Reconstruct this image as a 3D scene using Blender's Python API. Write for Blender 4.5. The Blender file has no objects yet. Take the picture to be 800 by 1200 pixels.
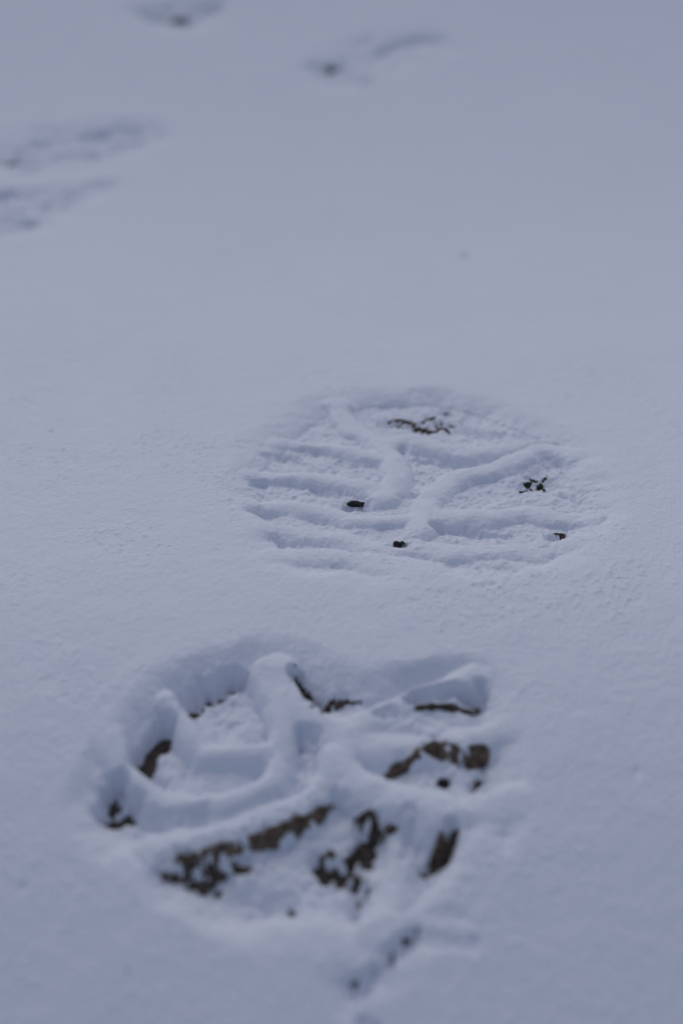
import bpy, math, random
import numpy as np

# ------------------------------------------------------------------ camera model (metres)
CAM_H = 0.21
PITCH = math.radians(31.0)
FPX = 1667.0                      # 50 mm on a 36 mm tall frame, in 1200-px units
EXPOSURE = -0.98
FSTOP = 6.3
S_NEAR, S_MID, S_FAR = 0.42, -0.09, 0.25

# made-up ground slope, added to darken near and far snow and brighten the middle
_by = np.linspace(-60, 60, 240001)
def _ss(a, b, v):
    t = np.clip((v - a) / (b - a), 0, 1)
    return t * t * (3 - 2 * t)
_slope = S_NEAR * _ss(0.33, 0.17, _by) * _ss(-0.25, 0.05, _by) + S_MID * _ss(0.26, 0.36, _by) * _ss(0.75, 0.50, _by) + S_FAR * _ss(0.50, 1.05, _by) * _ss(1.7, 1.15, _by)
_bz = np.concatenate([[0], np.cumsum((_slope[1:] + _slope[:-1]) * 0.5 * (_by[1] - _by[0]))])
_bz -= np.interp(0.36, _by, _bz)
def base(y):
    return np.interp(y, _by, _bz)

def at(px, py, z=0.0):
    """Point of the ground (z above its mean slope) for a measured position in the photograph."""
    zz = z; p = (0, 0)
    for _ in range(40):
        p = _at(px, py, zz); zn = zz * 0.5 + 0.5 * (z + float(base(p[1])))
        if abs(zn - zz) < 2e-6: break
        zz = zn
    return p

def _at(px, py, z=0.0):
    x = (px - 400.0) / FPX
    y = -(py - 600.0) / FPX
    dy = math.cos(PITCH) + y * math.sin(PITCH)
    dz = -math.sin(PITCH) + y * math.cos(PITCH)
    t = (z - CAM_H) / dz
    return (x * t, dy * t)

def gpts(pts, z=0.0):
    return np.array([at(a, b, z) for a, b in pts], dtype=np.float32)

# ------------------------------------------------------------------ noise
def _hash(ix, iy, seed):
    h = (ix.astype(np.int64) * 374761393 + iy.astype(np.int64) * 668265263 + seed * 1442695041) & 0xFFFFFFFF
    h = ((h ^ (h >> 13)) * 1274126177) & 0xFFFFFFFF
    return ((h ^ (h >> 16)) & 0xFFFF).astype(np.float32) / 32767.5 - 1.0

def vnoise(x, y, seed):
    x0 = np.floor(x); y0 = np.floor(y)
    fx = (x - x0).astype(np.float32); fy = (y - y0).astype(np.float32)
    fx = fx * fx * fx * (fx * (fx * 6 - 15) + 10); fy = fy * fy * fy * (fy * (fy * 6 - 15) + 10)
    ix = x0.astype(np.int64); iy = y0.astype(np.int64)
    a = _hash(ix, iy, seed); b = _hash(ix + 1, iy, seed)
    c = _hash(ix, iy + 1, seed); d = _hash(ix + 1, iy + 1, seed)
    return (a * (1 - fx) + b * fx) * (1 - fy) + (c * (1 - fx) + d * fx) * fy

def fbm(x, y, wavelength, octaves, seed, gain=0.5):
    out = 0.0; amp = 1.0; tot = 0.0; f = 1.0 / wavelength
    ca, sa = math.cos(0.6), math.sin(0.6)
    for k in range(octaves):
        out = out + amp * vnoise(x * f + 13.7 * k, y * f - 7.3 * k, seed + k)
        tot += amp; amp *= gain; f *= 2.03
        x, y = x * ca - y * sa, x * sa + y * ca
    return out / tot

def sstep(a, b, v):
    t = np.clip((v - a) / (b - a), 0, 1)
    return t * t * (3 - 2 * t)

def seg_dist(X, Y, pts, widths=None):
    """distance to a polyline (minus nothing) and interpolated half width"""
    best = np.full(X.shape, 1e9, np.float32); w = np.zeros(X.shape, np.float32)
    for i in range(len(pts) - 1):
        ax, ay = pts[i]; bx, by = pts[i + 1]
        dx, dy = bx - ax, by - ay
        L = dx * dx + dy * dy + 1e-14
        t = np.clip(((X - ax) * dx + (Y - ay) * dy) / L, 0, 1)
        d = np.hypot(X - (ax + t * dx), Y - (ay + t * dy))
        m = d < best
        best = np.where(m, d, best)
        if widths is not None:
            w = np.where(m, widths[i] * (1 - t) + widths[i + 1] * t, w)
    return best, w

def poly_sdf(X, Y, pts):
    """negative inside"""
    P = np.vstack([pts, pts[:1]])
    d, _ = seg_dist(X, Y, P)
    inside = np.zeros(X.shape, bool)
    for i in range(len(P) - 1):
        x1, y1 = P[i]; x2, y2 = P[i + 1]
        c = (y1 > Y) != (y2 > Y)
        xi = (x2 - x1) * (Y - y1) / (y2 - y1 + 1e-12) + x1
        inside ^= c & (X < xi)
    return np.where(inside, -d, d)

def smooth_curve(pts, closed=False, n=5):
    """Catmull-Rom"""
    P = [np.array(p, float) for p in pts]; N = len(P); out = []
    rng = range(N if closed else N - 1)
    for i in rng:
        if closed:
            p0, p1, p2, p3 = P[i - 1], P[i], P[(i + 1) % N], P[(i + 2) % N]
        else:
            p0, p1, p2, p3 = P[max(i - 1, 0)], P[i], P[i + 1], P[min(i + 2, N - 1)]
        for k in range(n):
            t = k / n
            out.append(0.5 * ((2 * p1) + (-p0 + p2) * t + (2 * p0 - 5 * p1 + 4 * p2 - p3) * t * t + (-p0 + 3 * p1 - 3 * p2 + p3) * t ** 3))
    if not closed: out.append(P[-1])
    return [tuple(p) for p in out]

# ------------------------------------------------------------------ grid coordinates
def axis(core0, core1, step, grow_lo, grow_hi, lim_lo, lim_hi):
    mid = np.arange(core0, core1, step)
    hi = [mid[-1]]; s = step
    while hi[-1] < lim_hi:
        s *= grow_hi(hi[-1]); hi.append(hi[-1] + s)
    lo = [mid[0]]; s = step
    while lo[-1] > lim_lo:
        s *= grow_lo(lo[-1]); lo.append(lo[-1] - s)
    return np.concatenate([np.array(lo[1:])[::-1], mid, np.array(hi[1:])])

STEP = 0.00034
yc = axis(0.165, 0.450, STEP, lambda v: 1.25, lambda v: 1.003 if v < 1.15 else 1.3, -60, 60)
xc = axis(-0.118, 0.118, STEP, lambda v: 1.008 if v > -0.40 else 1.3, lambda v: 1.008 if v < 0.40 else 1.3, -60, 60)
NX, NY = len(xc), len(yc)
X, Y = np.meshgrid(xc, yc)
X = X.astype(np.float64); Y = Y.astype(np.float64)

Z = np.zeros(X.shape, np.float32)          # snow surface
near = (np.abs(X) < 0.7) & (Y > 0.02) & (Y < 1.7)

# macro undulation, fading into large soft drifts far away
Z += (0.0009 * fbm(X, Y, 0.11, 2, 5)).astype(np.float32)
far_amt = sstep(1.6, 9.0, np.hypot(X, Y - 0.5))
Z += (far_amt * 0.22 * fbm(X, Y, 6.0, 3, 9)).astype(np.float32)

# the prints are authored in windows of the grid -------------------------------------------------
REG = np.zeros(X.shape, np.int16)          # region ids: which object a face belongs to
regions = {}                               # id -> (print index, part name, subpart or None)
rough = np.zeros(X.shape, np.float32)      # how broken the surface is

def window(x0, x1, y0, y1):
    i0, i1 = np.searchsorted(xc, [x0, x1]); j0, j1 = np.searchsorted(yc, [y0, y1])
    return slice(j0, j1), slice(i0, i1)

def imprint(pidx, part, outline, depth, wall, ridges=(), pits=(), floor_amp=0.0009, warp=0.0012, seed=1, outline_z=0.0, dents=(), fade=None, wide=1.0, steep=0.0, crown=0.0010, grain=1.0, fills=()):
    """outline px polygon; ridges: (px polyline, width mm list or number, top z mm, profile power); pits: (px polyline, radius mm, depth mm)"""
    P = gpts(smooth_curve(outline, True, 4), outline_z)
    m = 0.03
    W = window(P[:, 0].min() - m, P[:, 0].max() + m, P[:, 1].min() - m, P[:, 1].max() + m)
    x = X[W]; y = Y[W]
    wx = fbm(x, y, 0.009, 3, seed + 11) * warp; wy = fbm(x, y, 0.009, 3, seed + 23) * warp
    xs = (x + wx).astype(np.float32); ys = (y + wy).astype(np.float32)
    sd = poly_sdf(xs, ys, P)
    sd = sd + wall * 0.42 * fbm(x, y, 0.020, 3, seed + 51)
    wl = wall * (1 + 0.45 * fbm(x, y, 0.025, 2, seed + 57))
    u = np.clip((wl * 0.75 - sd) / (wl * 1.2), 0, 1)
    t = 0.55 * (1 - np.sqrt(np.clip(1 - u ** 2.2, 0, 1))) + 0.45 * u * u * (3 - 2 * u)          # rounded shoulder, steeper foot
    if fade is not None:
        f0 = at(400, fade[0])[1]; f1 = at(400, fade[1])[1]
        t = t * (fade[2] + (1 - fade[2]) * sstep(f0, f1, ys + 0.012 * fbm(x, y, 0.03, 2, seed + 63)))
    # crumbly floor: rounded clumps on two scales
    fl = fbm(x, y, 0.0065, 3, seed + 31)
    fl2 = np.abs(fbm(x, y, 0.0022, 2, seed + 37))
    floor = -depth + floor_amp * 1.4 * fl - floor_amp * 0.7 * fl2
    for fp, fr, fa in fills:
        d, _ = seg_dist(xs, ys, gpts(fp, -depth * 0.7))
        floor = floor + sstep(1.0, 0.2, d / (fr * 1e-3)) * fa * 1e-3
    z = floor.astype(np.float32)
    rid = np.zeros(x.shape, np.int16)
    tot = np.zeros(x.shape, np.float32)
    pid = len(regions) + 1
    regions[pid] = (pidx, part, None)
    bestr = np.zeros(x.shape, np.float32)
    for rd in ridges:
        pts, wd, top = rd[0], rd[1], rd[2]
        sharp = rd[3] if len(rd) > 3 else 0.55
        raw = pts
        pts = smooth_curve(pts, False, 4)
        if not isinstance(wd, (list, tuple)): wd = [wd] * len(raw)
        ws = np.interp(np.linspace(0, 1, len(pts)), np.linspace(0, 1, len(wd)), wd) * 0.5e-3 * wide
        tops = np.atleast_1d(top)
        G = gpts(pts, float(tops.mean()) * 1e-3)
        d, w = seg_dist(xs, ys, G, ws)
        w = w * (1 + 0.16 * fbm(x, y, 0.007, 2, seed + 41 + len(regions)))
        q = d / np.maximum(w, 1e-5)
        pa = sstep(1.22, sharp, q)
        qq = np.clip(q / 1.06, 0, 1)
        pb = np.sqrt(np.clip(1 - qq ** 2.6, 0, 1))          # plump, round-backed ridge with steep flanks
        prof = pa * (1 - steep) + pb * steep
        tpv = tops[0] if len(tops) == 1 else seg_dist(xs, ys, G, np.interp(np.linspace(0, 1, len(pts)), np.linspace(0, 1, len(tops)), tops))[1]
        tp = tpv * 1e-3 - crown * np.clip(q, 0, 1) ** 2 + 0.0008 * fbm(x, y, 0.013, 3, seed + 5)
        zr = z + prof * (np.maximum(tp, z) - z)
        z = np.maximum(z, zr).astype(np.float32)
        k = len(regions) + 1
        regions[k] = (pidx, part, 'tread_ridge')
        sel = (prof > 0.42) & (prof > bestr) & (sd < -0.0003)
        rid[sel] = k
        bestr = np.maximum(bestr, prof)
    pitf = np.zeros(x.shape)
    for pt in pits:
        pts, rad, dp = pt
        pp = smooth_curve(pts, False, 3) if len(pts) > 2 else list(pts)
        if len(pp) == 1: pp = [pp[0], (pp[0][0] + 0.5, pp[0][1])]
        G = gpts(pp, -depth)
        d, _ = seg_dist(xs, ys, G)
        d = d * (1 + 0.35 * fbm(x, y, 0.003, 2, seed + 77))
        pitf = np.maximum(pitf, sstep(1.15, 0.1, d / (rad * 1e-3)) * dp * 1e-3 * (1 + 0.9 * fbm(x, y, 0.0019, 3, seed + 87, 0.65)))
        regions_rough = sstep(2.0, 0.6, d / (rad * 1e-3))
        tot = np.maximum(tot, regions_rough)
    base = Z[W]
    newz = base * (1 - t) + (z + base * 0.3) * t
    newz = newz - pitf * sstep(0.0, 0.15, t)
    for dn in dents:   # grooves that also cut outside the outline
        pts, rad, dp = dn
        pp = smooth_curve(pts, False, 3) if len(pts) > 2 else list(pts)
        if len(pp) == 1: pp = [pp[0], (pp[0][0] + 0.5, pp[0][1])]
        G = gpts(pp, 0.0)
        d, _ = seg_dist(xs, ys, G)
        d = d * (1 + 0.3 * fbm(x, y, 0.004, 2, seed + 79))
        newz -= (sstep(1.0, 0.1, d / (rad * 1e-3)) * dp * 1e-3).astype(np.float32)
    Z[W] = newz
    R = REG[W]
    R[(sd < 0.0012) & (t > 0.02)] = pid
    R[rid > 0] = rid[rid > 0]
    REG[W] = R
    rr = rough[W]
    notridge = 1 - 0.9 * bestr
    rough[W] = np.maximum(rr, grain * np.maximum(t * notridge * 0.8, 0.0) + tot * 0.5 * t)

# ---- near boot print: heel
heel_outline = [(113, 960), (112, 925), (128, 880), (158, 842), (195, 799), (240, 777), (290, 769), (345, 773),
                (392, 791), (430, 797), (485, 783), (540, 777), (572, 797), (586, 850), (596, 905), (590, 960),
                (562, 1010), (525, 1052), (480, 1085), (430, 1096), (370, 1092), (310, 1088), (262, 1074),
                (225, 1052), (192, 1036), (172, 1005), (132, 984)]
heel_ridges = [
    ([(320, 786), (326, 812), (330, 845), (329, 880), (316, 910), (285, 928), (235, 938), (190, 936), (160, 918), (140, 888), (128, 868)], [10, 9, 7, 6.4, 6.4, 6.8, 7.5, 8, 8, 8, 8], [-0.4, -1.2, -1.6, -1.6, -1.6, -1.8, -1.6, -1.6, -1.2, -0.8, -0.4]),
    ([(198, 822), (213, 846), (228, 868), (240, 877), (262, 878), (322, 876)], [6, 6.2, 6, 5.8, 5.8, 6], [-1.0, -1.8, -2.4, -2.3, -2.0]),
    ([(322, 790), (345, 818), (366, 842), (400, 856), (440, 866), (500, 864), (545, 860), (592, 856)], [11, 9, 9, 10, 9, 7, 7, 7], [-0.6, -1.2, -1.6, -1.8, -2.4, -3.2, -2.4, -0.8]),
    ([(400, 858), (432, 838), (475, 818), (520, 806), (555, 797)], [8, 7, 7, 8, 8], [-1.8, -2.0, -1.6, -1.0, -0.4]),
    ([(408, 856), (400, 880), (384, 906), (362, 934), (310, 958), (240, 980), (184, 992)], [7, 6.6, 6.6, 8, 8.5, 9, 9], [-1.6, -1.8, -2.0, -2.2, -2.4, -2.2, -1.4]),
    ([(392, 880), (408, 905), (445, 926), (490, 942), (540, 950), (590, 945)], [9, 10.5, 11, 11, 11, 12], [-1.4, -1.4, -1.3, -1.1, -0.6, -0.1]),
    ([(462, 955), (468, 985), (466, 1020), (455, 1060), (448, 1095)], [6, 6.5, 7.5, 9, 10], [-4.5, -4.0, -3.4, -2.4, -1.0]),
    ([(560, 960), (558, 1000), (540, 1040), (520, 1075)], [9, 10, 11, 13], [-1.0, -1.0, -0.8, -0.4]),
    ([(345, 955), (360, 985), (352, 1010)], [4, 4.5, 5], -6.0),
]
heel_pits = [
    ([(264, 805), (279, 803)], 2.8, 5.7), ([(236, 820), (256, 811)], 3.2, 4.5), ([(218, 836), (231, 827)], 2.6, 3.5),
    ([(184, 874), (196, 860)], 3.0, 6.3), ([(162, 900), (174, 886)], 3.0, 6.3), ([(172, 912), (190, 921)], 1.8, 2.0),
    ([(132, 944), (140, 932)], 3.0, 7.2), ([(124, 962), (140, 958), (158, 954)], 2.8, 5.7), ([(176, 966), (200, 970), (240, 966)], 2.4, 1.8),
    ([(345, 804), (358, 820), (368, 830)], 2.4, 5.7), ([(372, 832), (388, 828), (404, 825)], 1.7, 2.0),
    ([(352, 872), (368, 876)], 2.6, 2.2), ([(350, 900), (356, 902)], 2.0, 1.2),
    ([(445, 850), (462, 846)], 1.8, 2.0), ([(482, 832), (520, 828), (562, 834)], 2.1, 5.1), ([(562, 822), (564, 838)], 2.0, 4.2),
    ([(519, 917), (524, 916)], 2.1, 5.3), ([(555, 920), (560, 914)], 1.6, 3.5), ([(500, 886), (545, 896), (575, 900)], 1.8, 1.6),
    ([(245, 1040), (300, 1062), (340, 1068)], 3.0, 1.0), ([(344, 1069)], 1.8, 2.6),
    ([(375, 1016), (390, 1026), (415, 1012), (430, 985)], 2.6, 3.7), ([(470, 975), (480, 968), (476, 1010)], 2.0, 1.5),
    ([(415, 1035), (424, 1055), (418, 1075)], 2.4, 2.6), ([(500, 1025), (530, 985)], 2.4, 2.0),
]
imprint(0, 'heel_imprint', heel_outline, 0.0060, 0.0085, heel_ridges, heel_pits, floor_amp=0.0010, warp=0.0010, seed=101, wide=1.12, steep=0.85, crown=0.0010, fade=(1112, 1030, 0.3), fills=[([(470, 846), (575, 848)], 13, 2.2), ([(250, 912), (300, 910)], 8, 0.8), ([(400, 832), (430, 828)], 7, 1.0)],
        dents=[([(486, 1092), (478, 1099)], 3.0, 2.6), ([(466, 1107), (456, 1112)], 3.0, 2.0), ([(461, 1114), (459, 1128)], 1.6, 2.4), ([(440, 1138), (434, 1142)], 3.0, 2.4),
               ([(420, 1152), (413, 1158)], 3.0, 2.4), ([(484, 1094), (500, 1102), (555, 1108)], 2.6, 0.7), ([(498, 1058), (500, 1072), (545, 1072)], 2.6, 0.5),
               ([(408, 1162), (440, 1138), (484, 1092)], 7.0, 0.8), ([(425, 1196), (440, 1204)], 2.4, 1.4)])

# ---- near boot print: sole
sole_outline = [(286, 590), (290, 552), (308, 518), (338, 494), (380, 474), (430, 462), (500, 458), (565, 470),
                (634, 496), (680, 530), (702, 570), (700, 606), (680, 638), (642, 666), (600, 690), (550, 700),
                (480, 690), (410, 676), (350, 664), (310, 642)]
sole_ridges = [
    ([(394, 474), (410, 496), (430, 510), (452, 522), (461, 545), (460, 566), (446, 580)], [8, 8, 8, 9, 9, 9, 9], -1.1),
    ([(322, 520), (350, 518), (400, 524), (445, 536)], [6, 6, 6.5, 6], -1.5),
    ([(294, 556), (340, 556), (390, 560), (440, 572)], [8, 8, 8, 8], -1.2),
    ([(296, 590), (340, 590), (385, 598), (420, 606), (470, 606)], [8.5, 8.5, 8, 6, 5], -1.6),
    ([(306, 618), (350, 622), (400, 628), (440, 640), (500, 645)], [7.5, 7.5, 8, 8, 8], -1.7),
    ([(326, 652), (380, 650), (440, 660), (500, 668)], [8, 9, 10, 10], -1.2),
    ([(452, 516), (480, 513), (520, 524), (552, 528), (600, 521), (640, 515)], [7, 8.5, 8, 7, 7, 7], -1.0),
    ([(492, 620), (496, 595), (510, 574), (540, 556), (580, 545), (610, 532), (640, 524), (670, 530)], [9, 9, 9, 9, 8.5, 8, 8, 9], -1.1),
    ([(494, 600), (530, 604), (575, 602), (615, 596), (650, 604), (690, 606)], [9, 9.5, 9, 8.5, 8, 8], -1.3),
    ([(486, 640), (530, 646), (580, 648), (625, 648), (660, 640)], [9, 9, 8, 7.5, 8], -1.5),
    ([(470, 668), (520, 684), (580, 694), (625, 680)], [9, 9, 9, 9], -1.0),
]
sole_pits = [
    ([(462, 497), (485, 501), (512, 500)], 4.2, 1.3), ([(502, 492), (530, 498)], 3.2, 1.3), ([(523, 485), (527, 484)], 1.5, 3.6),
    ([(592, 523), (600, 524)], 1.3, 2.2), ([(552, 506), (580, 510)], 3.0, 0.8),
    ([(610, 572), (635, 566)], 4.0, 1.6), ([(618, 556), (650, 545)], 3.4, 1.6), ([(660, 580), (684, 590)], 2.6, 1.4),
    ([(410, 594), (428, 594)], 2.6, 2.2), ([(464, 645), (470, 645)], 2.6, 2.0),
    ([(646, 634), (656, 633)], 2.0, 3.0), ([(628, 650), (640, 648)], 1.6, 1.0),
    ([(316, 539), (350, 540)], 2.4, 1.5), ([(400, 542), (440, 550)], 2.2, 0.8), ([(300, 576), (308, 572)], 2.4, 1.2), ([(370, 576), (395, 582)], 2.0, 1.0),
    ([(322, 636), (345, 638)], 2.4, 1.0), ([(508, 624), (550, 626), (592, 631)], 2.4, 2.0), ([(532, 668), (560, 674), (600, 682)], 2.6, 0.9),
    ([(478, 586), (488, 584)], 1.6, 1.8), ([(560, 700), (575, 698)], 1.6, 1.2), ([(488, 541), (515, 543), (548, 546)], 2.4, 1.8), ([(474, 530), (480, 545)], 2.0, 1.0),
]
imprint(0, 'sole_imprint', sole_outline, 0.0037, 0.0105, sole_ridges, sole_pits, floor_amp=0.00080, warp=0.0017, seed=211, grain=0.7, fade=(705, 600, 0.12), wide=1.1, steep=0.72, crown=0.0006)

# ---- boot print at the left, farther away
imprint(1, 'sole_imprint', [(-35, 190), (-10, 165), (40, 153), (100, 146), (150, 144), (180, 148), (186, 160), (160, 176), (120, 196), (60, 204), (0, 206)],
        0.0026, 0.016,
        [([(-25, 172), (30, 166), (80, 164), (130, 166), (175, 162)], 9, -2.2), ([(-30, 184), (20, 180), (80, 178), (130, 174)], 10, -2.0),
         ([(-20, 202), (40, 198), (100, 192), (140, 184)], 11, -1.6)],
        [([(104, 160), (124, 161)], 5.0, 2.4), ([(148, 158), (164, 155)], 4.5, 2.1), ([(42, 168), (54, 168)], 4.5, 2.1), ([(12, 193), (20, 192)], 5.0, 3.0),
         ([(100, 184), (112, 183)], 5.0, 2.1), ([(142, 176), (148, 176)], 4.0, 1.8), ([(186, 163), (194, 164)], 5.0, 0.9), ([(20, 178), (36, 180)], 4, 1.2)],
        floor_amp=0.0014, warp=0.003, seed=331)
imprint(1, 'heel_imprint', [(-70, 250), (-60, 230), (-20, 222), (40, 222), (90, 222), (122, 216), (128, 226), (96, 240), (66, 258), (30, 272), (-30, 275)],
        0.0028, 0.014,
        [([(-50, 242), (0, 240), (30, 238), (75, 236), (110, 228)], 8, -2.0), ([(-40, 256), (10, 252), (45, 256)], 8, -1.8), ([(50, 236), (38, 250)], 8, -2.0)],
        [([(0, 232), (14, 231)], 5.5, 3.0), ([(88, 230), (118, 221)], 3.0, 0.8), ([(46, 246), (52, 243)], 4.0, 1.5), ([(-6, 258), (16, 258)], 4.0, 1.2), ([(32, 263), (40, 262)], 4.0, 1.8)],
        floor_amp=0.0012, warp=0.0025, seed=353)
# ---- two faint prints at the top
imprint(2, 'sole_imprint', [(360, 78), (380, 66), (430, 50), (480, 42), (520, 42), (528, 52), (500, 62), (470, 80), (430, 100), (390, 98), (362, 88)],
        0.0022, 0.024,
        [([(375, 66), (420, 64), (450, 56)], 12, -1.6), ([(400, 80), (440, 78), (470, 64), (520, 56)], 14, -1.4), ([(385, 92), (420, 90), (455, 84)], 12, -1.6)],
        [([(386, 80), (392, 80)], 6.5, 7.5), ([(366, 80), (380, 80)], 5.0, 2.2), ([(448, 64), (458, 57), (480, 50), (515, 48)], 5.0, 2.4), ([(408, 50), (434, 50)], 5.5, 1.7),
         ([(428, 99), (434, 98)], 5.0, 1.9), ([(405, 88), (410, 92)], 5, 1.1)],
        floor_amp=0.0016, warp=0.004, seed=401)
imprint(3, 'sole_imprint', [(168, 20), (172, 8), (200, -2), (240, -6), (258, 4), (256, 16), (236, 26), (212, 32), (182, 28)],
        0.0035, 0.022,
        [([(185, 24), (215, 10), (240, 0)], 14, -5.0)],
        [([(174, 19), (190, 20)], 9.0, 2.6), ([(206, 24), (218, 26)], 7.0, 3.4), ([(238, 12), (252, 10)], 9.0, 2.6)],
        floor_amp=0.0016, warp=0.004, seed=431)

# small dimples in the open snow
for (px, py, r, d) in [(545, 299, 4.5, 1.6), (700, 350, 2.0, 0.6), (60, 505, 2.0, 0.6), (28, 1040, 1.6, 0.6), (745, 905, 2.2, 0.5)]:
    gx, gy = at(px, py)
    W = window(gx - .02, gx + .02, gy - .02, gy + .02)
    q = np.hypot(X[W] - gx, (Y[W] - gy)) * (1 + .3 * fbm(X[W], Y[W], .004, 2, 3)) / (r * 1e-3)
    Z[W] -= (sstep(1.0, 0.1, q) * d * 1e-3).astype(np.float32)

ZS = Z.copy()                              # the surface before its fine grain: what the scraps lie on
def hs(px, py):
    i = np.clip(np.searchsorted(xc, px) - 1, 0, NX - 2); j = np.clip(np.searchsorted(yc, py) - 1, 0, NY - 2)
    fx = (px - xc[i]) / (xc[i + 1] - xc[i]); fy = (py - yc[j]) / (yc[j + 1] - yc[j])
    z = (ZS[j, i] * (1 - fx) + ZS[j, i + 1] * fx) * (1 - fy) + (ZS[j + 1, i] * (1 - fx) + ZS[j + 1, i + 1] * fx) * fy
    return z + base(py)

def on(px, py):
    """Point of the modelled snow surface seen at a measured position"""
    z = -0.004
    for _ in range(8):
        g = at(px, py, z); z = 0.45 * z + 0.55 * (float(hs(g[0], g[1])) - float(base(g[1])))
    return g

# grain of the snow: flakes and little clumps, stronger inside the prints
W = window(-0.75, 0.75, 0.05, 1.8)
x = X[W]; y = Y[W]
Rg = rough[W]
g = 0.00016 * fbm(x, y, 0.0075, 2, 61) + 0.00013 * fbm(x, y, 0.0024, 3, 71, 0.65)
clump = np.clip(fbm(x, y, 0.0013, 2, 81) - 0.18, 0, 1)
patch = sstep(-0.15, 0.5, fbm(x, y, 0.03, 2, 83))
g = g + 0.00052 * clump * (0.25 + 0.75 * patch)
g = g * (1 + 0.6 * Rg) - Rg * (0.0011 * np.clip(fbm(x, y, 0.0030, 3, 91, 0.65) - 0.05, 0, 1))
g = g + Rg * 0.0007 * np.clip(fbm(x, y, 0.0021, 2, 95) - 0.1, 0, 1)
for ln, rad in [
    ([(208, 1010), (262, 998), (318, 981), (362, 962), (390, 945)], 3.4), ([(190, 1030), (240, 1030), (294, 1020)], 3.4), ([(228, 1032), (243, 1048)], 3),
    ([(452, 912), (484, 890), (510, 877), (552, 890), (573, 888)], 2.6), ([(414, 966), (438, 986), (416, 1012), (384, 1026)], 3.6), ([(440, 982), (466, 970)], 2.5),
    ([(406, 1033), (425, 1050), (419, 1070)], 3.2), ([(494, 1028), (520, 1000), (534, 974)], 3.4),
    ([(454, 499), (540, 500)], 4.0), ([(608, 572), (640, 564)], 3.5), ([(410, 592), (426, 592)], 2.6), ([(462, 643), (470, 643)], 2.6),
    ([(515, 916), (523, 916)], 2.6), ([(644, 631), (660, 632)], 2.6), ([(519, 486), (527, 486)], 2.0), ([(494, 1086), (462, 1110), (458, 1130)], 2.2), ([(446, 1134), (411, 1160)], 2.2)]:
    d, _ = seg_dist(x, y, np.array([on(*p_) for p_ in ln]))
    am = sstep(1.6, 0.7, d / (rad * 1e-3))
    g = g + am * (0.0009 * fbm(x, y, 0.0015, 3, 151, 0.7) + 0.0005 * fbm(x, y, 0.0045, 2, 157))
Z[W] += g.astype(np.float32)

# ------------------------------------------------------------------ normals from the height field
Z = Z + base(Y).astype(np.float32)
gy_, gx_ = np.gradient(Z.astype(np.float64), yc, xc)
NRM = np.dstack([-gx_, -gy_, np.ones_like(gx_)])
NRM /= np.linalg.norm(NRM, axis=2, keepdims=True)
NRM = NRM.reshape(-1, 3).astype(np.float32)
CO = np.dstack([X, Y, Z]).reshape(-1, 3).astype(np.float32)

def height(px, py):
    i = int(np.searchsorted(xc, px)); j = int(np.searchsorted(yc, py))
    return float(Z[min(j, NY - 1), min(i, NX - 1)])

# ------------------------------------------------------------------ scene, helpers
scene = bpy.context.scene
col = scene.collection

def link(o, parent=None):
    col.objects.link(o)
    if parent is not None: o.parent = parent
    return o

def tag(o, label=None, cat=None, group=None, kind=None):
    for k, v in (('label', label), ('category', cat), ('group', group), ('kind', kind)):
        if v: o[k] = v
    return o

def new_mat(name):
    m = bpy.data.materials.new(name); m.use_nodes = True
    nt = m.node_tree; b = nt.nodes['Principled BSDF']
    return m, nt, b

def snow_material():
    m, nt, b = new_mat('snow')
    N = nt.nodes.new; L = nt.links.new
    tc = N('ShaderNodeTexCoord')
    n1 = N('ShaderNodeTexNoise'); n1.inputs['Scale'].default_value = 1500; n1.inputs['Detail'].default_value = 3; n1.inputs['Roughness'].default_value = 0.7
    L(tc.outputs['Object'], n1.inputs['Vector'])
    v1 = N('ShaderNodeTexVoronoi'); v1.inputs['Scale'].default_value = 900
    L(tc.outputs['Object'], v1.inputs['Vector'])
    mx = N('ShaderNodeMath'); mx.operation = 'ADD'
    L(n1.outputs['Fac'], mx.inputs[0]); L(v1.outputs['Distance'], mx.inputs[1])
    bp = N('ShaderNodeBump'); bp.inputs['Strength'].default_value = 0.55; bp.inputs['Distance'].default_value = 0.00035
    L(mx.outputs[0], bp.inputs['Height']); L(bp.outputs['Normal'], b.inputs['Normal'])
    n2 = N('ShaderNodeTexNoise'); n2.inputs['Scale'].default_value = 60; n2.inputs['Detail'].default_value = 4
    L(tc.outputs['Object'], n2.inputs['Vector'])
    r = N('ShaderNodeValToRGB')
    r.color_ramp.elements[0].position = 0.3; r.color_ramp.elements[0].color = (0.785, 0.815, 0.90, 1)
    r.color_ramp.elements[1].position = 0.7; r.color_ramp.elements[1].color = (0.805, 0.83, 0.91, 1)
    L(n2.outputs['Fac'], r.inputs['Fac']); L(r.outputs['Color'], b.inputs['Base Color'])
    b.inputs['Roughness'].default_value = 0.75
    b.inputs['Specular IOR Level'].default_value = 0.15
    return m

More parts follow.
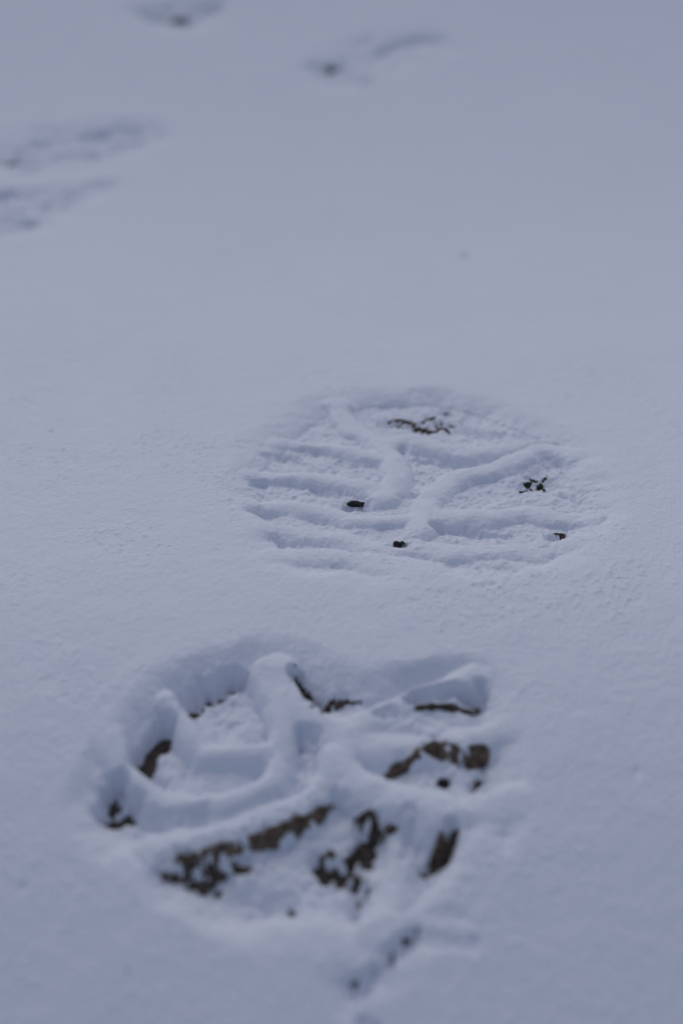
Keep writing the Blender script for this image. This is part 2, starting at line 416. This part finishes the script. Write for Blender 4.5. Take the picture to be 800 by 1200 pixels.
def rough_mat(name, c0, c1, scale, bump=0.6, rough_=0.85):
    m, nt, b = new_mat(name)
    N = nt.nodes.new; L = nt.links.new
    tc = N('ShaderNodeTexCoord')
    n = N('ShaderNodeTexNoise'); n.inputs['Scale'].default_value = scale; n.inputs['Detail'].default_value = 5; n.inputs['Roughness'].default_value = 0.65
    L(tc.outputs['Object'], n.inputs['Vector'])
    r = N('ShaderNodeValToRGB')
    r.color_ramp.elements[0].position = 0.35; r.color_ramp.elements[0].color = (*c0, 1)
    r.color_ramp.elements[1].position = 0.68; r.color_ramp.elements[1].color = (*c1, 1)
    L(n.outputs['Fac'], r.inputs['Fac']); L(r.outputs['Color'], b.inputs['Base Color'])
    bp = N('ShaderNodeBump'); bp.inputs['Strength'].default_value = bump; bp.inputs['Distance'].default_value = 0.0006
    L(n.outputs['Fac'], bp.inputs['Height']); L(bp.outputs['Normal'], b.inputs['Normal'])
    b.inputs['Roughness'].default_value = rough_; b.inputs['Specular IOR Level'].default_value = 0.25
    return m

SNOW = snow_material()
SOIL = rough_mat('dark_soil', (0.026, 0.022, 0.020), (0.11, 0.085, 0.068), 700)
STRAW = rough_mat('brown_leaf', (0.035, 0.026, 0.020), (0.26, 0.185, 0.13), 620)
BARK = rough_mat('dark_leaf', (0.028, 0.022, 0.018), (0.15, 0.112, 0.084), 600)
CRUMB = rough_mat('soil_crumb', (0.008, 0.008, 0.009), (0.035, 0.032, 0.030), 900)
MOSS = rough_mat('grass_bit', (0.014, 0.018, 0.010), (0.055, 0.062, 0.035), 600)

# faces -> regions
freg = REG[:-1, :-1].reshape(-1)
jj, ii = np.meshgrid(np.arange(NY - 1), np.arange(NX - 1), indexing='ij')
v0 = (jj * NX + ii).reshape(-1)
QUADS = np.stack([v0, v0 + 1, v0 + 1 + NX, v0 + NX], axis=1).astype(np.int64)

def sheet(name, fmask, parent=None, origin=(0, 0, 0)):
    q = QUADS[fmask]
    used, inv = np.unique(q.reshape(-1), return_inverse=True)
    co = CO[used] - np.array(origin, np.float32)
    me = bpy.data.meshes.new(name)
    nf = len(q)
    me.vertices.add(len(used)); me.vertices.foreach_set('co', co.reshape(-1))
    me.loops.add(nf * 4); me.loops.foreach_set('vertex_index', inv.astype(np.int32).reshape(-1))
    me.polygons.add(nf); me.polygons.foreach_set('loop_start', np.arange(0, nf * 4, 4, dtype=np.int32))
    me.update(calc_edges=True)
    me.polygons.foreach_set('use_smooth', np.ones(nf, bool))
    me.materials.append(SNOW)
    me.normals_split_custom_set_from_vertices(NRM[used])
    o = bpy.data.objects.new(name, me)
    link(o, parent)
    return o

snow = sheet('snow', freg == 0)
tag(snow, kind='structure', label='smooth bluish white snow covering the ground')

labels = [
    'large crisp boot print nearest in the snow, with thick tread ridges, soil and leaf bits',
    'blurred boot print at the left edge beyond the near one, in two shallow halves',
    'faint narrow boot print behind, with one dark dot and a curved groove',
    'small dark smudge of a boot print farthest away at the upper left corner',
]
part_labels = {(0, 'heel_imprint'): 'deep rounded heel imprint with thick snow ridges and brown leaf bits',
               (0, 'sole_imprint'): 'shallow sole imprint with curved tread ridges and dark specks'}
roots = []
for p in range(4):
    ids = [k for k, v in regions.items() if v[0] == p]
    msk = np.isin(freg, ids)
    c = CO[QUADS[msk][:, 0]].mean(axis=0)
    r = bpy.data.objects.new('boot_print', None); r.empty_display_size = 0.02
    r.location = (float(c[0]), float(c[1]), 0.0)
    link(r); tag(r, labels[p], 'footprint', 'boot prints in the snow')
    roots.append(r)
    part = {}
    for k in ids:
        _, pn, sub = regions[k]
        m = freg == k
        if m.sum() < 20: continue
        if sub is None:
            o = sheet(pn, m, r, tuple(r.location)); part[pn] = o
            if (p, pn) in part_labels: o['label'] = part_labels[(p, pn)]
        else:
            sheet(sub, m, part[pn], tuple(r.location))

# ------------------------------------------------------------------ frozen ground under the snow
def soil_sheet():
    n = 420
    xs = np.linspace(-0.30, 0.30, n); ys = np.linspace(0.10, 1.20, int(n * 1.5))
    xs = np.concatenate([-np.geomspace(0.32, 60, 30)[::-1], xs, np.geomspace(0.32, 60, 30)])
    ys = np.concatenate([-np.geomspace(0.05, 60, 25)[::-1], ys, np.geomspace(1.25, 60, 30)])
    A, B = np.meshgrid(xs, ys)
    core = sstep(3.0, 1.5, np.hypot(A, B - .5))
    H = base(B) - 0.0088 + core * (0.0009 * fbm(A, B, 0.006, 3, 501) + 0.0008 * fbm(A, B, 0.03, 2, 507)) - (1 - core) * 0.6
    co = np.dstack([A, B, H]).reshape(-1, 3).astype(np.float32)
    h, w = A.shape
    a, b = np.meshgrid(np.arange(h - 1), np.arange(w - 1), indexing='ij')
    v = (a * w + b).reshape(-1)
    q = np.stack([v, v + 1, v + 1 + w, v + w], 1).astype(np.int32)
    me = bpy.data.meshes.new('ground'); me.vertices.add(len(co)); me.vertices.foreach_set('co', co.reshape(-1))
    me.loops.add(len(q) * 4); me.loops.foreach_set('vertex_index', q.reshape(-1))
    me.polygons.add(len(q)); me.polygons.foreach_set('loop_start', np.arange(0, len(q) * 4, 4, dtype=np.int32))
    me.update(calc_edges=True); me.polygons.foreach_set('use_smooth', np.ones(len(q), bool)); me.materials.append(SOIL)
    o = link(bpy.data.objects.new('ground', me)); tag(o, 'dark wet soil showing through the trampled snow', kind='structure')
soil_sheet()

# ------------------------------------------------------------------ leaf scraps and crumbs
rnd = random.Random(4)
def mesh_obj(name, verts, faces, mat, parent=None, smooth=True):
    me = bpy.data.meshes.new(name); me.from_pydata(verts, [], faces); me.update()
    me.polygons.foreach_set('use_smooth', [smooth] * len(me.polygons)); me.materials.append(mat)
    return link(bpy.data.objects.new(name, me), parent)

def n1(x, y, wl, seed, oc=3):
    return float(fbm(np.array([x]), np.array([y]), wl, oc, seed, 0.7)[0])

SINK = 0.0007
def scrap(name, px, widths, mat, label, cat, zoff=0.0002, thick=0.0008, zest=-0.0085, seed=0, group=None, curl=0.5, rag=0.45):
    """a torn strip of dead leaf or straw: irregular flattened cross-section swept along the traced line, lying on the snow"""
    pts = smooth_curve(px, False, 14)
    G = [on(a, b) for a, b in pts]
    n = len(G); K = 22
    verts = []; faces = []
    ws = np.interp(np.linspace(0, 1, n), np.linspace(0, 1, len(widths)), widths) * 0.5e-3
    cx, cy = np.mean([g[0] for g in G]), np.mean([g[1] for g in G]); 
    zs = []
    for i, (gx, gy) in enumerate(G):
        zs.append(max(height(gx, gy), height(gx, gy - 0.001), height(gx, gy + 0.001)))
    zs = np.convolve(np.pad(zs, 4, mode='edge'), np.ones(9) / 9, 'valid')
    cz = float(np.mean(zs))
    I = np.arange(n, dtype=float)
    NW = fbm(I * 0.16, np.full(n, seed * 3.1), 1.0, 3, 7 + seed, 0.7)
    NT = fbm(I * 0.12, np.full(n, seed * 5.7), 1.0, 3, 17 + seed, 0.7)
    TH = 2 * np.pi * np.arange(K) / K
    RR = 1 + 1.3 * rag * fbm(I[:, None] * 0.4 + 2.5 * np.cos(TH), 2.5 * np.sin(TH) + seed * 9 + 0 * I[:, None], 1.0, 4, 27 + seed, 0.7)
    for i, (gx, gy) in enumerate(G):
        a = G[max(i - 1, 0)]; b = G[min(i + 1, n - 1)]
        tx, ty = b[0] - a[0], b[1] - a[1]; l = math.hypot(tx, ty) + 1e-9; nx, ny = -ty / l, tx / l
        w = ws[i] * 0.85 * (1 + 1.5 * rag * float(NW[i])) * (0.35 if i in (0, n - 1) else 1)
        tw = 0.5 * curl * float(NT[i])
        u = np.cos(TH) * w * RR[i]; v = np.sin(TH) * thick * 0.45 * RR[i] + zoff - 0.0003 + 0.0005 * tw
        X_ = gx + nx * u; Y_ = gy + ny * u
        Z_ = hs(X_, Y_) + v
        for k in range(K): verts.append((float(X_[k]) - cx, float(Y_[k]) - cy, float(Z_[k]) - cz))
    for i in range(n - 1):
        for k in range(K):
            k2 = (k + 1) % K
            faces.append((i * K + k, i * K + k2, (i + 1) * K + k2, (i + 1) * K + k))
    faces.append(tuple(range(K - 1, -1, -1))); faces.append(tuple((n - 1) * K + k for k in range(K)))
    o = mesh_obj(name, verts, faces, mat); o.location = (cx, cy, cz)
    return tag(o, label, cat, group)

LG = 'dead leaf scraps lying in the heel imprint'
scrap('leaf_scrap', [(208, 1010), (235, 1005), (262, 998), (290, 990), (318, 981), (335, 970), (348, 966), (362, 962), (376, 954), (390, 945)],
      [1.8, 2.0, 2.2, 2.4, 2.4, 1.8, 2.2, 2.2, 1.5, 0.8], STRAW, 'long light brown leaf strip slanting across the heel imprint', 'leaf', seed=1, group=LG, zoff=0.0006, rag=0.4, curl=0.2)
scrap('leaf_scrap', [(190, 1030), (205, 1029), (222, 1028), (240, 1029), (256, 1026), (272, 1020), (294, 1020)],
      [2.0, 3.4, 3.6, 4.0, 3.2, 2.6, 1.6], BARK, 'thick dark brown leaf edge at the lower left rim of the heel imprint', 'leaf', seed=2, group=LG, zoff=0.0004, thick=0.0012)
scrap('leaf_scrap', [(228, 1032), (236, 1042), (243, 1048)], [3.0, 3.2, 1.4], BARK, 'short dark leaf stub hanging below the thick dark leaf edge', 'leaf', seed=3, group=LG, zest=-0.006, thick=0.0012)
scrap('leaf_scrap', [(452, 912), (462, 906), (474, 898), (484, 888), (494, 880), (510, 877), (532, 883), (552, 890), (573, 888)],
      [1.4, 1.8, 1.3, 1.5, 2.2, 2.6, 3.2, 3.6, 2.4], STRAW, 'curved tan leaf edge arching over the black soil crumb in the heel imprint', 'leaf', seed=4, group=LG, zoff=0.0003)
scrap('leaf_scrap', [(414, 966), (424, 968), (434, 976), (438, 986), (426, 998), (416, 1012), (400, 1023), (384, 1026), (374, 1018)],
      [2.0, 2.2, 2.8, 3.0, 2.4, 2.2, 1.8, 1.8, 1.0], BARK, 'dark curled leaf forming a hook in the middle of the lower heel imprint', 'leaf', seed=5, group=LG, zest=-0.007, thick=0.0012)
scrap('leaf_scrap', [(440, 982), (456, 974), (466, 970)], [2.6, 1.8, 0.9], BARK, 'thin dark sliver pointing right from the dark curled leaf', 'leaf', seed=6, group=LG, zest=-0.006)
scrap('leaf_scrap', [(374, 1014), (384, 1000), (392, 1004), (398, 1000)], [1.2, 1.8, 1.4, 1.0], BARK, 'small dark fragment inside the hook of the curled leaf', 'leaf', seed=7, group=LG, zest=-0.007)
scrap('leaf_scrap', [(406, 1033), (418, 1033), (425, 1044), (425, 1056), (419, 1070)], [2.2, 3.4, 2.6, 2.6, 3.2], BARK,
      'dark brown comma shaped leaf bit below the curled leaf', 'leaf', seed=8, group=LG, zest=-0.007, thick=0.0012)
scrap('leaf_scrap', [(494, 1028), (506, 1020), (516, 1010), (524, 1002), (530, 988), (534, 974)], [1.2, 2.6, 3.2, 3.0, 2.0, 1.4], BARK,
      'dark torn leaf leaning on the right side of the heel imprint', 'leaf', seed=9, group=LG, zoff=0.0004)
scrap('leaf_scrap', [(504, 1012), (512, 996), (520, 978)], [1.0, 1.6, 1.8], STRAW, 'thin brown strip left of the torn leaf on the right side', 'leaf', seed=10, group=LG, zest=-0.007)

for _k, (_p, _w, _l) in enumerate([  # thin dark strips added along the trench and the upper right groove
    ([(345, 801), (352, 810), (360, 821), (367, 829)], [0.8, 1.6, 1.6, 0.7], 'dark sliver in the trench right of the broad top ridge of the heel imprint'),
    ([(376, 836), (388, 829), (402, 825), (424, 824)], [0.6, 1.0, 0.9, 0.5], 'thin dark line on the trench floor near the upper rim of the heel imprint'),
    ([(484, 831), (505, 828), (530, 831), (560, 836)], [0.8, 1.3, 1.1, 1.3], 'long thin dark strip in the upper right groove of the heel imprint')]):
    scrap('leaf_scrap', _p, _w, BARK, _l, 'leaf', seed=80 + _k, group=LG, zoff=0.0003, thick=0.0006)
GG = 'dead grass pieces in the sole imprint'
for s, (pp, w, lab, mt) in enumerate([
    ([(454, 497), (466, 493), (480, 496)], [1.0, 1.6, 1.0], 'leftmost dark grass piece at the top of the sole imprint', BARK),
    ([(472, 502), (484, 500), (492, 503)], [1.0, 1.8, 1.0], 'dark grass piece just below and right of the leftmost one', BARK),
    ([(495, 497), (504, 492), (510, 489)], [1.2, 2.0, 1.0], 'dark slanting grass piece in the centre of the top cluster', BARK),
    ([(497, 505), (506, 507), (514, 505)], [1.0, 1.8, 1.0], 'lowest dark grass piece of the top cluster', BARK),
    ([(512, 504), (520, 503), (527, 508)], [0.9, 1.4, 0.9], 'thin bent grass piece right of the lowest one', BARK),
    ([(526, 499), (534, 501), (541, 498)], [0.8, 1.4, 0.7], 'rightmost thin grass piece of the top cluster', BARK),
    ([(456, 500), (478, 497), (500, 501), (520, 500)], [5.0, 8.5, 8.5, 4.5], 'pale brown straw lying under the top grass cluster', STRAW),
    ([(612, 571), (620, 569), (628, 571)], [1.2, 2.2, 1.2], 'dull green grass tip in the right hollow of the sole imprint', MOSS),
    ([(620, 562), (630, 565), (640, 561)], [0.8, 1.2, 0.8], 'thin green grass blade above the dull green tip', MOSS),
    ([(627, 574), (634, 573), (638, 575)], [1.0, 1.4, 0.8], 'dark grass crumb right of the dull green tip', MOSS),
    ([(608, 577), (620, 576), (634, 570)], [0.8, 1.1, 0.8], 'dark grass blade lying under the dull green tip', BARK),
    ([(644, 629), (650, 634), (660, 631)], [1.0, 1.8, 1.0], 'dark bent grass piece at the lower right rim of the sole imprint', BARK),
]):
    scrap('grass_piece', pp, w, mt, lab, 'grass', seed=30 + s, group=GG, zest=-0.005, zoff=(-0.00005 if s == 6 else 0.0004), thick=0.0007, rag=0.5)

def crumb(px, py, size, label, group, seed, flat=0.4, zest=-0.006, mat=CRUMB, sink=0.45, elong=1.0):
    gx, gy = on(px, py)
    import bmesh
    bm = bmesh.new(); bmesh.ops.create_icosphere(bm, subdivisions=4, radius=1.0)
    C = np.array([v.co[:] for v in bm.verts])
    RN = 1 + 0.85 * fbm(C[:, 0] * 1.3 + seed * 7 + C[:, 2] * .7, C[:, 1] * 1.3 - C[:, 2] * 1.1, 1.0, 4, 60 + seed, 0.7)
    for v, r in zip(bm.verts, RN):
        c = v.co; r = float(r)
        v.co = (c.x * r * size * 0.5e-3 * elong, c.y * r * size * 0.5e-3, c.z * r * size * 0.5e-3 * flat)
    me = bpy.data.meshes.new('soil_crumb'); bm.to_mesh(me); bm.free()
    me.polygons.foreach_set('use_smooth', [True] * len(me.polygons)); me.materials.append(mat)
    o = link(bpy.data.objects.new('soil_crumb', me))
    zz = np.mean([height(gx + a, gy + b) for a in (-.001, 0, .001) for b in (-.001, 0, .001)])
    o.location = (gx, gy, zz + size * 0.5e-3 * flat * (1 - sink * 2))
    o.rotation_euler = (0, 0, seed * 1.3)
    return tag(o, label, 'soil crumb', group)
CG = 'dark soil crumbs in the boot prints'
crumb(417, 592, 3.0, 'flat black soil crumb left of centre in the sole imprint', CG, 1, elong=1.6, flat=.35, sink=0.25).rotation_euler = (0, 0, 0.1)
crumb(466, 643, 3.3, 'round black soil crumb near the lower centre of the sole imprint', CG, 2, flat=.5, sink=0.15)
crumb(524, 486, 2.0, 'small dark crumb above the grass cluster of the sole imprint', CG, 3)
crumb(519, 916, 3.6, 'black soil crumb under the curved tan leaf in the heel imprint', CG, 4, zest=-.008)
crumb(558, 919, 2.0, 'small brown crumb right of the black one under the curved tan leaf', CG, 5, mat=BARK, zest=-.008)
crumb(596, 524, 1.5, 'tiny dark crumb on the upper right ridge of the sole imprint', CG, 7, zest=-.002)
for _k, (_p, _w, _l) in enumerate([  # streaks of soil, mostly snow-covered, along the groove below the heel
    ([(494, 1086), (484, 1094), (476, 1102), (462, 1110)], [0.7, 1.5, 0.9, 1.0], 'upper end of the thin slanting dark streak below the heel imprint'),
    ([(462, 1110), (460, 1120), (458, 1130)], [0.8, 0.9, 0.4], 'short dark soil line branching down from the middle of the slanting dark streak'),
    ([(446, 1134), (436, 1142), (420, 1152), (411, 1160)], [0.6, 1.5, 0.8, 1.5], 'lower end of the thin slanting dark streak below the heel imprint')]):
    scrap('soil_streak', _p, _w, CRUMB, _l, 'soil streak', seed=60 + _k, group='dark bits along the slanting streak', zoff=0.00005, thick=0.0006, rag=0.6)
crumb(343, 1070, 1.6, 'faint dark speck on the floor near the lower edge of the heel imprint', CG, 24, flat=0.3, sink=0.5)
crumb(389, 79, 5.5, 'single blurred dark dot in the faint print at the top of the picture', CG, 25, flat=0.3, elong=1.5, sink=0.5)
crumb(15, 193, 5.0, 'blurred dark speck in the sole half of the print at the left edge', CG, 26, flat=0.3, elong=1.5, sink=0.6)
crumb(212, 25, 5.5, 'blurred olive speck in the farthest print near the top edge', CG, 27, flat=0.3, elong=1.8, sink=0.6, mat=MOSS)
crumb(150, 1138, 0.45, 'tiny dark speck lying alone on the open snow near the bottom', CG, 8, zest=0)

# ------------------------------------------------------------------ light
world = bpy.data.worlds.new('World'); scene.world = world; world.use_nodes = True
wn = world.node_tree; bg = wn.nodes['Background']
sky = wn.nodes.new('ShaderNodeTexSky'); sky.sky_type = 'NISHITA'; sky.sun_disc = False
SUN_EL, SUN_AZ = math.radians(50), math.radians(-14)      # azimuth measured from +Y (away from the camera) towards +X
sky.sun_elevation = SUN_EL; sky.sun_rotation = SUN_AZ
sky.air_density = 1.0; sky.dust_density = 3.0; sky.ozone_density = 3.0
wn.links.new(sky.outputs['Color'], bg.inputs['Color']); bg.inputs['Strength'].default_value = 0.15
sl = bpy.data.lights.new('sun', 'SUN'); sl.energy = 0.95; sl.angle = math.radians(165); sl.color = (1.0, 0.965, 0.96)
so = link(bpy.data.objects.new('sun', sl))
so.rotation_euler = (math.radians(90) - SUN_EL, 0, math.pi - SUN_AZ)

# ------------------------------------------------------------------ camera
cam = bpy.data.cameras.new('camera'); co = link(bpy.data.objects.new('camera', cam))
co.location = (0, 0, CAM_H); co.rotation_euler = (math.radians(90) - PITCH, 0, 0)
cam.sensor_fit = 'VERTICAL'; cam.sensor_height = 36; cam.lens = FPX * 36 / 1200
cam.clip_start = 0.01; cam.clip_end = 300
cam.dof.use_dof = True; cam.dof.aperture_fstop = FSTOP; cam.dof.aperture_blades = 9
fx, fy = at(480, 612, -0.003)
v = np.array([fx, fy, -CAM_H]); fwd = np.array([0, math.cos(PITCH), -math.sin(PITCH)])
cam.dof.focus_distance = float(v @ fwd)
scene.camera = co
scene.view_settings.view_transform = 'Standard'; scene.view_settings.look = 'None'
scene.view_settings.gamma = 1; scene.view_settings.exposure = EXPOSURE
scene.render.engine = 'CYCLES'
scene.cycles.use_denoising = True
scene.cycles.max_bounces = 6
print('GRID', NX, NY)
